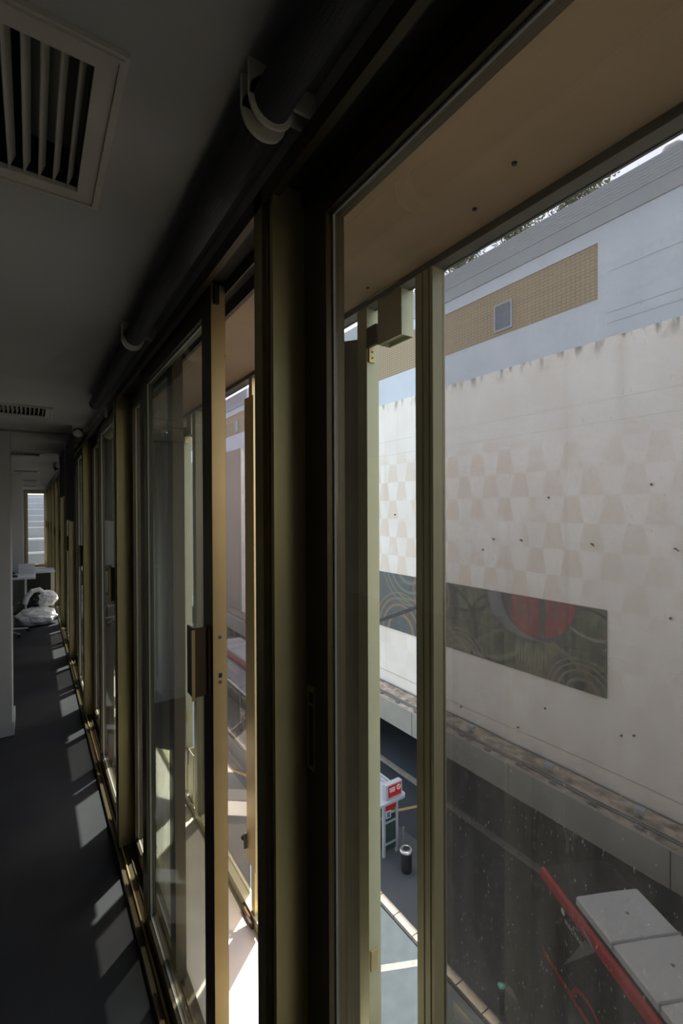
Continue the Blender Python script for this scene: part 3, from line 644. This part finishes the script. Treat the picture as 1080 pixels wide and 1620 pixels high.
# ledge
LX = 15.95 * K
struct(MB().box(LX, W, -25, 90, ZL - .22, ZL), 'floor_ledge', 'ledge', 'dirty ledge at the foot of the plaster wall opposite', 'ledge')
fa = MB(); fa.box(LX - .12, LX, -25, 90, ZF, ZL)
struct(fa, 'trim_fascia', 'concrete', 'plain grey-beige fascia below the ledge opposite', 'fascia')
jn = MB()
for yy in range(-8, 60, 6): jn.box(LX - .124, LX - .12, yy + 2.3, yy + 2.33, ZF, ZL)
struct(jn, 'trim_joints', 'dark', 'dark vertical joints in the fascia opposite', 'joint')
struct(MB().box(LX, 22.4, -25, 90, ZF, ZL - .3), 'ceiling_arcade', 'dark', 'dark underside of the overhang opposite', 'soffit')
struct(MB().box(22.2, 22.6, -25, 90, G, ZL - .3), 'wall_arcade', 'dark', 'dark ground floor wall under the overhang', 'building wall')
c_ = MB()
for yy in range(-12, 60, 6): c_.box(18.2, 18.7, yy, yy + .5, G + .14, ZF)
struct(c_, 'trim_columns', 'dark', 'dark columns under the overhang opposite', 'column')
# cables, lamps and clutter on the ledge
for k, (x, z, r_) in enumerate(((LX + .32, ZL+0.06, .035), (LX + .48, ZL+0.04, .025), (W - .12, ZL+0.04, .03))):
    pts = [(x + .03 * math.sin(j * 1.7 + k), -6 + j * 1.5, z + .012 * math.sin(j * 2.3)) for j in range(40)]
    tag(MB((x, 10, z)).tube(pts, r_, 6).build('ledge_cable', 'midgrey'), ['dark cable run along the outer edge of the ledge', 'second thinner cable beside the outer ledge run', 'cable lying along the foot of the plaster wall'][k], 'cable', 'cables on the ledge opposite')
tag(MB((W, 10, -7)).tube([(W - .05, -6 + j * 2.0, ZL+0.69 + .04 * math.sin(j)) for j in range(30)], .008, 5).build('wall_wire', 'midgrey'), 'thin wire strung low across the pale wall opposite', 'wire')
lmp = ['first from the right', 'second from the right', 'third from the right', 'seen in the clear gap']
for k, yy in enumerate((7.6, 11.0, 15.1, 22.8)):
    e = empty('floodlight', (17.65, yy, ZL+0.00), 'small pale floodlight on the ledge opposite, ' + lmp[k], 'floodlight', 'floodlights on the ledge opposite')
    q = MB(); q.box(17.5, 17.8, yy - .16, yy + .16, ZL+0.20, ZL+0.34, rot=.2, piv=(17.65, yy, 0), bev=.01); q.build('lamp_head', 'lightgrey', e)
    MB().tube([(17.65, yy, ZL+0.00), (17.65, yy, ZL+0.24)], .02, 6).build('stand', 'midgrey', e); MB().box(17.55, 17.75, yy - .1, yy + .1, ZL+0.00, ZL+0.02).build('base', 'midgrey', e)
for k in range(14):
    yy = 4.2 + k * 1.55; xx = LX + .07 + .04 * (k % 3)
    e = tag(MB((xx, yy, ZL+0.00)).box(xx - .05, xx + .05, yy - .1, yy + .1, ZL+0.00, ZL+0.11 + .04 * (k % 2), bev=.01).lathe([(.05, 0), (.05, .06)], (xx, yy + .16, ZL+0.00), 8).build('cable_junction', 'midgrey'), 'small dark cable clamp on the outer ledge edge opposite, number %s from the right' % ORD[k], 'cable clamp', 'cable clamps on the ledge opposite')
# hooks and stains on the wall
HK = [(782, 851, 1), (826, 853, 1), (938, 860, 1), (1070, 868, 1), (868, 786, 0), (1031, 766, 0), (764, 868, 0), (983, 1164, 0), (768, 1022, 0), (862, 1120, 0), (625, 812, 0), (921, 978, 0), (1061, 978, 0), (729, 1117, 0), (1003, 1164, 0), (819, 1150, 0)]
def on_wall(u, v, X=W):
    k = (u - 540) / 730.0; s, c = math.sin(YAW), math.cos(YAW)
    Y = X * (c - k * s) / (s + k * c); d = X * s + Y * c; return Y, H + (803 - v) * d / 730.0
POS = {(782, 851): 'bent dark hook left of its close twin, above the mural', (826, 853): 'bent dark hook right of its close twin, above the mural',
       (938, 860): 'bent dark hook standing alone right above the red part of the mural', (1070, 868): 'bent dark hook at the right edge of the picture',
       (868, 786): 'dark anchor stub high on the wall between the twin hooks and the lone one', (1031, 766): 'highest dark anchor stub near the right edge',
       (764, 868): 'dark anchor stub just left of the twin hooks', (983, 1164): 'dark anchor stub below and right of the mural corner, left one of a pair',
       (768, 1022): 'dark anchor stub touching the lower edge of the mural', (862, 1120): 'dark anchor stub below the middle of the mural near the ledge',
       (625, 812): 'dark anchor stub above the mural in the clear gap', (921, 978): 'dark anchor stub inside the right part of the mural',
       (1061, 978): 'dark anchor stub right of the mural near the right edge', (729, 1117): 'dark anchor stub just above the ledge near the outer post',
       (1003, 1164): 'dark anchor stub below and right of the mural corner, right one of a pair', (819, 1150): 'dark anchor stub lowest of all, close above the ledge wire'}
for (u, v, big) in HK:
    yy, zz = on_wall(u, v)
    b = MB((W, yy, zz))
    if big: b.tube([(W + .02, yy, zz), (W - .16, yy + .02, zz + .02), (W - .20, yy - .14, zz - .06)], .022, 6)
    else: b.lathe([(.045, -.06), (.035, .02)], (W, yy, zz), 8, 'X')
    tag(b.build('wall_hook' if big else 'wall_anchor', 'dark'), POS[(u, v)], 'hook' if big else 'anchor', 'hooks in the wall opposite' if big else 'anchors in the wall opposite')
# roof domes
for k, yy in enumerate((7.05, 6.25)):
    tag(MB((W + .42, yy, Zt)).lathe([(.36, -.9), (.36, .10), (.33, .24), (.25, .35), (.13, .41), (.02, .43)], (W + .42, yy, Zt), 24).build('roof_dome', 'lightgrey', smooth=True), ['rounded skylight dome nearest the trees on the roof opposite', 'rounded skylight dome at the right edge of the roof opposite'][k], 'skylight')
# trees behind the roof
def tree(x, y, zt, rad, lab, n=2600):
    e = empty('rooftop_tree', (x, y, Zt - 1), lab, 'tree', 'trees behind the roof opposite')
    t = MB(); t.tube([(x, y, Zt - 1), (x + .1, y, zt - 1.5)], .16, 8, .06)
    for k in range(7):
        a = k * 2.4; t.tube([(x, y, Zt + .5 + k * .3), (x + math.cos(a) * rad * .6, y + math.sin(a) * rad * .6, zt - 1.2 + .2 * (k % 3))], .05, 5, .02)
    t.build('trunk', 'bark', e)
    b = MB(); rnd = random.Random(int(y * 10))
    cl = [(rnd.uniform(-.7, .7) * rad, rnd.uniform(-1, 1) * rad, rnd.uniform(-1, .35) * 1.2) for _ in range(16)]
    for k in range(n):
        q = cl[k % 16]; p = Vector((x + q[0] + rnd.gauss(0, .32), y + q[1] + rnd.gauss(0, .32), zt - .5 + q[2] + rnd.gauss(0, .30)))
        d = Vector((rnd.gauss(0, 1), rnd.gauss(0, 1), rnd.gauss(0, 1))).normalized(); a = d.orthogonal().normalized(); c2 = d.cross(a); s1 = rnd.uniform(.05, .10)
        vs = [b.bm.verts.new(p + a * s1 * i_ + c2 * s1 * .45 * j_) for i_, j_ in ((-1, 0), (0, -1), (1, 0), (0, 1))]; b.bm.faces.new(vs)
    f = b.build('foliage', 'leaf', e); f['kind'] = 'stuff'
tree(20.6, 11.2, 16.35, .9, 'green tree nearest the domes behind the parapet opposite')
tree(20.6, 14.3, 16.4, .95, 'second green tree from the right behind the parapet opposite')
tree(20.6, 18.0, 16.6, .9, 'third green tree from the right behind the parapet opposite')
tree(20.6, 21.6, 16.5, 1.0, 'leftmost green tree behind the parapet opposite')

# ------------------------------------------------------------ bus near the bottom right
def bus(px, py, yaw, lab, full=True, L=12.0):
    """local x to the right, y forwards, origin at ground under the front left corner of the roof pods"""
    e = empty('city_bus', (px, py, G), lab, 'bus'); e.rotation_euler.z = -yaw; e['_w'] = [0, 0, 0]
    w0, w1, y1 = -.22, 2.33, 1.68; y0 = y1 - L
    def outline(i, fr=.35):
        pts = [(w0 + i, y0 + i), (w1 - i, y0 + i)]
        for k in range(7): a = R(k * 15); pts.append((w1 - i - fr * (1 - math.cos(a)), y1 - i - fr + fr * math.sin(a)))
        for k in range(7): a = R(90 - k * 15); pts.append((w0 + i + fr * (1 - math.cos(a)), y1 - i - fr + fr * math.sin(a)))
        return pts
    MB().prism(outline(0), .34, .70).build('lower_body', 'busblack', e)
    MB().prism(outline(-.004), .16, .34).build('waist_stripe', 'red', e)
    MB().prism(outline(.01), .70, 2.62).build('window_band', 'busblack', e)
    MB().prism([(x_ + .0, y_) for x_, y_ in outline(.13)], 2.62, 2.92).build('cantrail', 'busblack', e)
    for sx in (1,):
        xa = w0
        MB().prism_y([(xa, 2.62), (xa + .14 * sx, 2.62), (xa + .14 * sx, 2.95), (xa + .09 * sx, 2.95), (xa + .03 * sx, 2.88), (xa, 2.76)], y0 + .3, y1 - .12).build('roof_edge_strip', 'red', e)
    MB().prism(outline(.14), 2.92, 2.97).build('roof', 'busblack', e)
    z0, z1 = 2.97, 3.19
    for k, (ya, yb) in enumerate(((-1.52, 0), (-3.08, -1.58), (-7.5, -3.14))):
        b = MB(); b.prism_y([(0, z0), (2.1, z0), (2.1, z1 - .02), (2.04, z1 + .012), (1.05, z1 + .03), (.06, z1 + .012), (0, z1 - .02)], ya, yb); b.build('roof_pod', 'busroof', e)
        if k < 2: MB().lathe([(.05, 0), (.04, .02)], (1.1, (ya + yb) / 2, z1 + .03), 10).build('pod_cap', 'yellow', e)
    MB().box(.0, 2.1, -1.58, -1.52, z0, z1 + .045).box(.0, 2.1, -3.14, -3.08, z0, z1 + .045).build('pod_strap', 'lightgrey', e)
    q = MB()
    for yy in (y1 - 2.7, y0 + 3.2):
        for xx in (w0 + .16, w1 - .16): q.lathe([(.30, -.14), (.48, -.13), (.48, .13), (.30, .14)], (xx, yy, .48), 20, 'X')
    q.build('wheels', 'black', e)
    if full:
        # pale flash on the side, lettering, sloping grey triangle
        x = w0 - .003
        def side(name, m, pts, t=.006):
            b = MB(); a = [b.bm.verts.new((x, yy, zz)) for yy, zz in pts]; c2 = [b.bm.verts.new((x - t, yy, zz)) for yy, zz in pts]
            b.bm.faces.new(a); b.bm.faces.new(c2[::-1]); n = len(pts)
            for i in range(n): b.bm.faces.new((a[i], a[(i + 1) % n], c2[(i + 1) % n], c2[i]))
            return b.build(name, m, e)
        side('side_triangle', 'midgrey', [(.30, .84), (-1.14, 2.60), (-.74, 2.60)])
        side('side_flash', 'lightgrey', [(-.54, 2.82), (-.85, 2.82), (-1.12, 2.62), (-1.0, 2.58)])
        side('wheel_arch', 'red', [(-.85 + .78 * math.cos(R(a)), .25 + .70 * math.sin(R(a))) for a in range(0, 181, 15)] + [(-.85 + .66 * math.cos(R(a)), .25 + .58 * math.sin(R(a))) for a in range(180, -1, -15)], .010)
        cu = bpy.data.curves.new('lettering', 'FONT'); cu.body = 'ELECTRIC'; cu.size = .20; cu.extrude = .003; cu.align_x = 'LEFT'
        to = bpy.data.objects.new('lettering_tmp', cu); C.objects.link(to)
        dg = bpy.context.evaluated_depsgraph_get(); me = bpy.data.meshes.new_from_object(to.evaluated_get(dg)); bpy.data.objects.remove(to)
        o = bpy.data.objects.new('lettering', me); C.objects.link(o); o.parent = e; me.materials.append(M['letter'])
        o.matrix_local = Matrix(((0, 0, -1, w0 - .008), (-1, 0, 0, .22), (0, 1, 0, 2.24), (0, 0, 0, 1)))
        MB().lathe([(.10, -.006), (.10, 0)], (w0 - .002, .32, 2.50), 16, 'X').build('emblem_drop', 'letter', e)
        MB().box(w0 - .012, w0 - .004, 0.94, 1.0, 2.46, 2.60).build('side_marker_lamp', 'yellow', e)
        MB().box(w0 - .25, w0 - .02, y1 - .2, y1 - .05, 1.9, 2.35, bev=.02).build('mirror', 'busblack', e)
    return e
bus(13.75, 7.7, R(25.7), 'black city bus with red roof edge and white roof pods at the lower right')
bus(14.0, 41.0, R(0), 'distant black bus with red roof edge seen through the open gap', full=False)

# ------------------------------------------------------------ bus shelters
def shelter(y0, y1, lab, sign=True):
    e = empty('bus_shelter', (12.9, y0, G + .14), lab, 'bus shelter', 'bus shelters on the island')
    zt = G + 2.62
    r = MB(); x0, x1 = 11.75, 13.45; q = []
    for k in range(7): a = R(180 + k * 15); q.append((x0 + .25 + .25 * math.cos(a), y0 + .15 + .25 * math.sin(a)))
    for k in range(7): a = R(270 + k * 15); q.append((x1 - .25 + .25 * math.cos(a), y0 + .15 + .25 * math.sin(a)))
    q += [(x1, y1), (x0, y1)]; r.prism(q, zt, zt + .10); r.build('roof', 'lightgrey', e)
    s = MB(); yy = y0 + 1.3
    while yy < y1: s.box(x0 + .1, x1 - .35, yy, yy + .03, zt + .10, zt + .106); yy += 1.1
    s.box(x0 + .9, x0 + .93, y0 + .8, y1, zt + .10, zt + .106); s.build('roof_joints', 'midgrey', e)
    MB().box(x1 - .32, x1 - .26, y0 + .6, y1, zt + .10, zt + .16).box(x1 - .12, x1 - .02, y0 + .6, y1, zt + .10, zt + .17).build('gutter', 'lightgrey', e)
    for xx in (12.45, 13.16):
        for yy in (y0 + .30, (y0 + y1) / 2, y1 - .3): MB().box(xx - .06, xx + .06, yy - .05, yy + .05, G + .14, zt, bev=.01).build('post', 'lightgrey', e)
    MB().box(12.51, 13.10, y0 + .28, y0 + .32, G + .35, zt - .75).build('end_glass', 'shelterglass', e)
    for z in (.62, 1.55): MB().box(12.51, 13.10, y0 + .26, y0 + .34, G + z, G + z + .07).build('rail', 'lightgrey', e)
    MB().box(12.51, 13.10, y0 + .25, y0 + .27, zt - .50, zt - .16).build('name_board', 'red', e)
    MB().box(12.54, 12.80, y0 + .24, y0 + .265, zt - .84, zt - .54).build('map_frame', 'letter', e)
    MB().box(12.57, 12.77, y0 + .235, y0 + .24, zt - .81, zt - .57).build('map_panel', mat('map_panel', (.10, .14, .32), .5, vary=.9, vscale=9), e)
    MB().box(12.44, 12.46, y0 + .4, y1 - .3, G + .4, zt - .2).build('back_glass', 'shelterglass', e)
    if sign:
        b = MB(); b.box(12.38, 13.28, y0 + .05, y0 + .30, zt + .10, zt + .72, bev=.03); sg = b.build('sign_box', 'lightgrey', e)
        MB().box(12.50, 13.20, y0 + .035, y0 + .05, zt + .17, zt + .66).build('sign_face', 'red', sg)
        t = MB()
        for (zz, hgt, xs) in ((.52, .055, ((12.56, .07), (12.65, .05), (12.72, .08), (12.82, .04))), (.43, .055, ((12.56, .05), (12.63, .07), (12.72, .06), (12.80, .06))), (.39, .012, ((12.56, .30),))):
            for xa, wd in xs: t.box(xa, xa + wd, y0 + .028, y0 + .035, zt + zz, zt + zz + hgt)
        t.build('sign_lettering', 'letter', sg)
        t = MB()
        for k in range(20):
            a = k * math.pi / 10; cx, cz = 13.06, zt + .50
            t.tube([(cx + .10 * math.cos(a), y0 + .03, cz + .10 * math.sin(a)), (cx + .10 * math.cos(a + .33), y0 + .03, cz + .10 * math.sin(a + .33))], .016, 5)
        t.tube([(13.01, y0 + .03, zt + .46), (13.06, y0 + .03, zt + .55), (13.11, y0 + .03, zt + .46)], .014, 5)
        t.build('sign_emblem', 'letter', sg)
    return e
shelter(15.1, 21.5, 'grey bus shelter with a red sign box on its roof, seen in the clear gap')
shelter(26.0, 37.5, 'distant bus shelter with a long tiled roof seen through the open gap', sign=False)
# litter bin, pole, bollards
def litter_bin(x, y, lab):
    e = empty('litter_bin', (x, y, G + .14), lab, 'litter bin')
    MB().lathe([(.20, 0), (.22, .05), (.23, .78), (.24, .80)], (x, y, G + .14), 24).build('bin_body', 'black', e)
    MB().lathe([(.24, .80), (.275, .82), (.285, .87), (.25, .93), (.15, .95), (.14, .90)], (x, y, G + .14), 28).build('rim', 'steel', e, smooth=True)
    MB().lathe([(.13, .945), (.13, .952)], (x, y, G + .14), 20).build('opening', 'black', e)
litter_bin(12.75, 14.3, 'round black litter bin with a shiny metal rim in front of the bus shelter')
tag(MB((13.12, 14.9, G + .14)).tube([(13.12, 14.9, G + .14), (13.12, 14.9, G + 1.45)], .03, 10).lathe([(.045, 0), (.045, .03)], (13.12, 14.9, G + 1.45), 10).build('thin_post', 'midgrey'), 'thin grey post just behind the litter bin', 'post')
e = empty('bollard', (11.3, 8.6, G + .14), 'black bollard with a teal top beside the kerb', 'bollard')
MB().lathe([(.11, 0), (.11, .08), (.075, .12), (.07, .62), (.095, .66), (.07, .70), (.07, .82), (.09, .86)], (11.36, 8.6, G + .14), 18).build('shaft', 'black', e)
MB().lathe([(.10, .86), (.115, .89), (.11, .95), (.06, .98), (.02, .985)], (11.36, 8.6, G + .14), 18).build('cap', 'teal', e)

# ------------------------------------------------------------ people
def person(x, y, z, yaw, lab, top, trou, scale=1.0):
    e = empty('person', (x, y, z), lab, 'person'); e.rotation_euler.z = yaw; e['_w'] = [0, 0, 0]
    def skin(name, verts, edges, rad, m, root=0):
        me = bpy.data.meshes.new(name); me.from_pydata(verts, edges, []); o = bpy.data.objects.new(name, me); C.objects.link(o); o.parent = e
        mo = o.modifiers.new('skin', 'SKIN'); o.modifiers.new('sub', 'SUBSURF').levels = 1; o.modifiers['sub'].render_levels = 2; mo.use_smooth_shade = True
        for i, r_ in enumerate(rad):
            me.skin_vertices[0].data[i].radius = r_ if isinstance(r_, tuple) else (r_, r_)
        me.skin_vertices[0].data[root].use_root = True
        me.materials.append(M[m]); return o
    V = [(0, 0, .95), (0, 0, 1.15), (0, .01, 1.38), (0, 0, 1.50), (0, .01, 1.58), (0, .01, 1.68), (0, 0, 1.74),
         (.19, 0, 1.42), (.24, -.01, 1.14), (.24, .06, .90), (.24, .07, .82), (-.19, 0, 1.42), (-.24, -.01, 1.14), (-.24, .06, .90), (-.24, .07, .82),
         (.10, 0, .88), (.13, .03, .50), (.14, -.03, .10), (.14, .14, .04), (-.10, 0, .88), (-.13, .0, .50), (-.15, -.06, .10), (-.15, .10, .04)]
    E = [(0, 1), (1, 2), (2, 3), (3, 4), (4, 5), (5, 6), (2, 7), (7, 8), (8, 9), (9, 10), (2, 11), (11, 12), (12, 13), (13, 14), (0, 15), (15, 16), (16, 17), (17, 18), (0, 19), (19, 20), (20, 21), (21, 22)]
    rd = [(.15, .10), (.14, .10), (.16, .10), .055, (.075, .085), (.085, .10), (.06, .07), .055, .042, .032, .035, .055, .042, .032, .035, .085, .058, .040, .035, .085, .058, .040, .035]
    skin('body', V, E, rd, 'skin')
    skin('shirt', [V[0], V[1], (0, .01, 1.36), V[7], V[8], V[11], V[12]], [(0, 1), (1, 2), (2, 3), (3, 4), (2, 5), (5, 6)], [(.17, .12), (.16, .12), (.18, .12), .07, .058, .07, .058], top)
    skin('trousers', [(0, 0, .96), V[15], V[16], V[17], V[19], V[20], V[21]], [(0, 1), (1, 2), (2, 3), (0, 4), (4, 5), (5, 6)], [(.165, .12), .10, .075, .065, .10, .075, .065], trou)
    MB().lathe([(.09, 0), (.105, .05), (.09, .12), (.04, .16)], (0, -.01, 1.65), 14).build('hair', 'hair', e, smooth=True)
    for s_ in (1, -1):
        b = MB()
        for k in range(4): b.tube([(s_ * .24, .045 + .018 * k, .82), (s_ * .235, .05 + .018 * k, .77), (s_ * .22, .055 + .018 * k, .735 + .008 * abs(k - 1))], .009, 6, .007)
        b.tube([(s_ * .24, .10, .85), (s_ * .225, .125, .81), (s_ * .22, .125, .78)], .010, 6, .008); b.build('hand', 'skin', e)
    for s_, yy in ((.14, .05), (-.15, .02)): MB().box(s_ - .045, s_ + .045, yy - .12, yy + .15, 0, .08, bev=.02).build('shoe', 'black', e)
    e.scale = (scale,) * 3
    return e
person(19.2, 11.0, G + .14, R(150), 'person in beige trousers and dark shirt standing under the overhang', 'darkcloth', 'trousers')
person(11.75, 29.6, G + .14, R(100), 'person in a white shirt standing beside the distant shelter', 'whitecloth', 'trousers')

for o in list(C.objects):
    if '_w' in o.keys(): del o['_w']
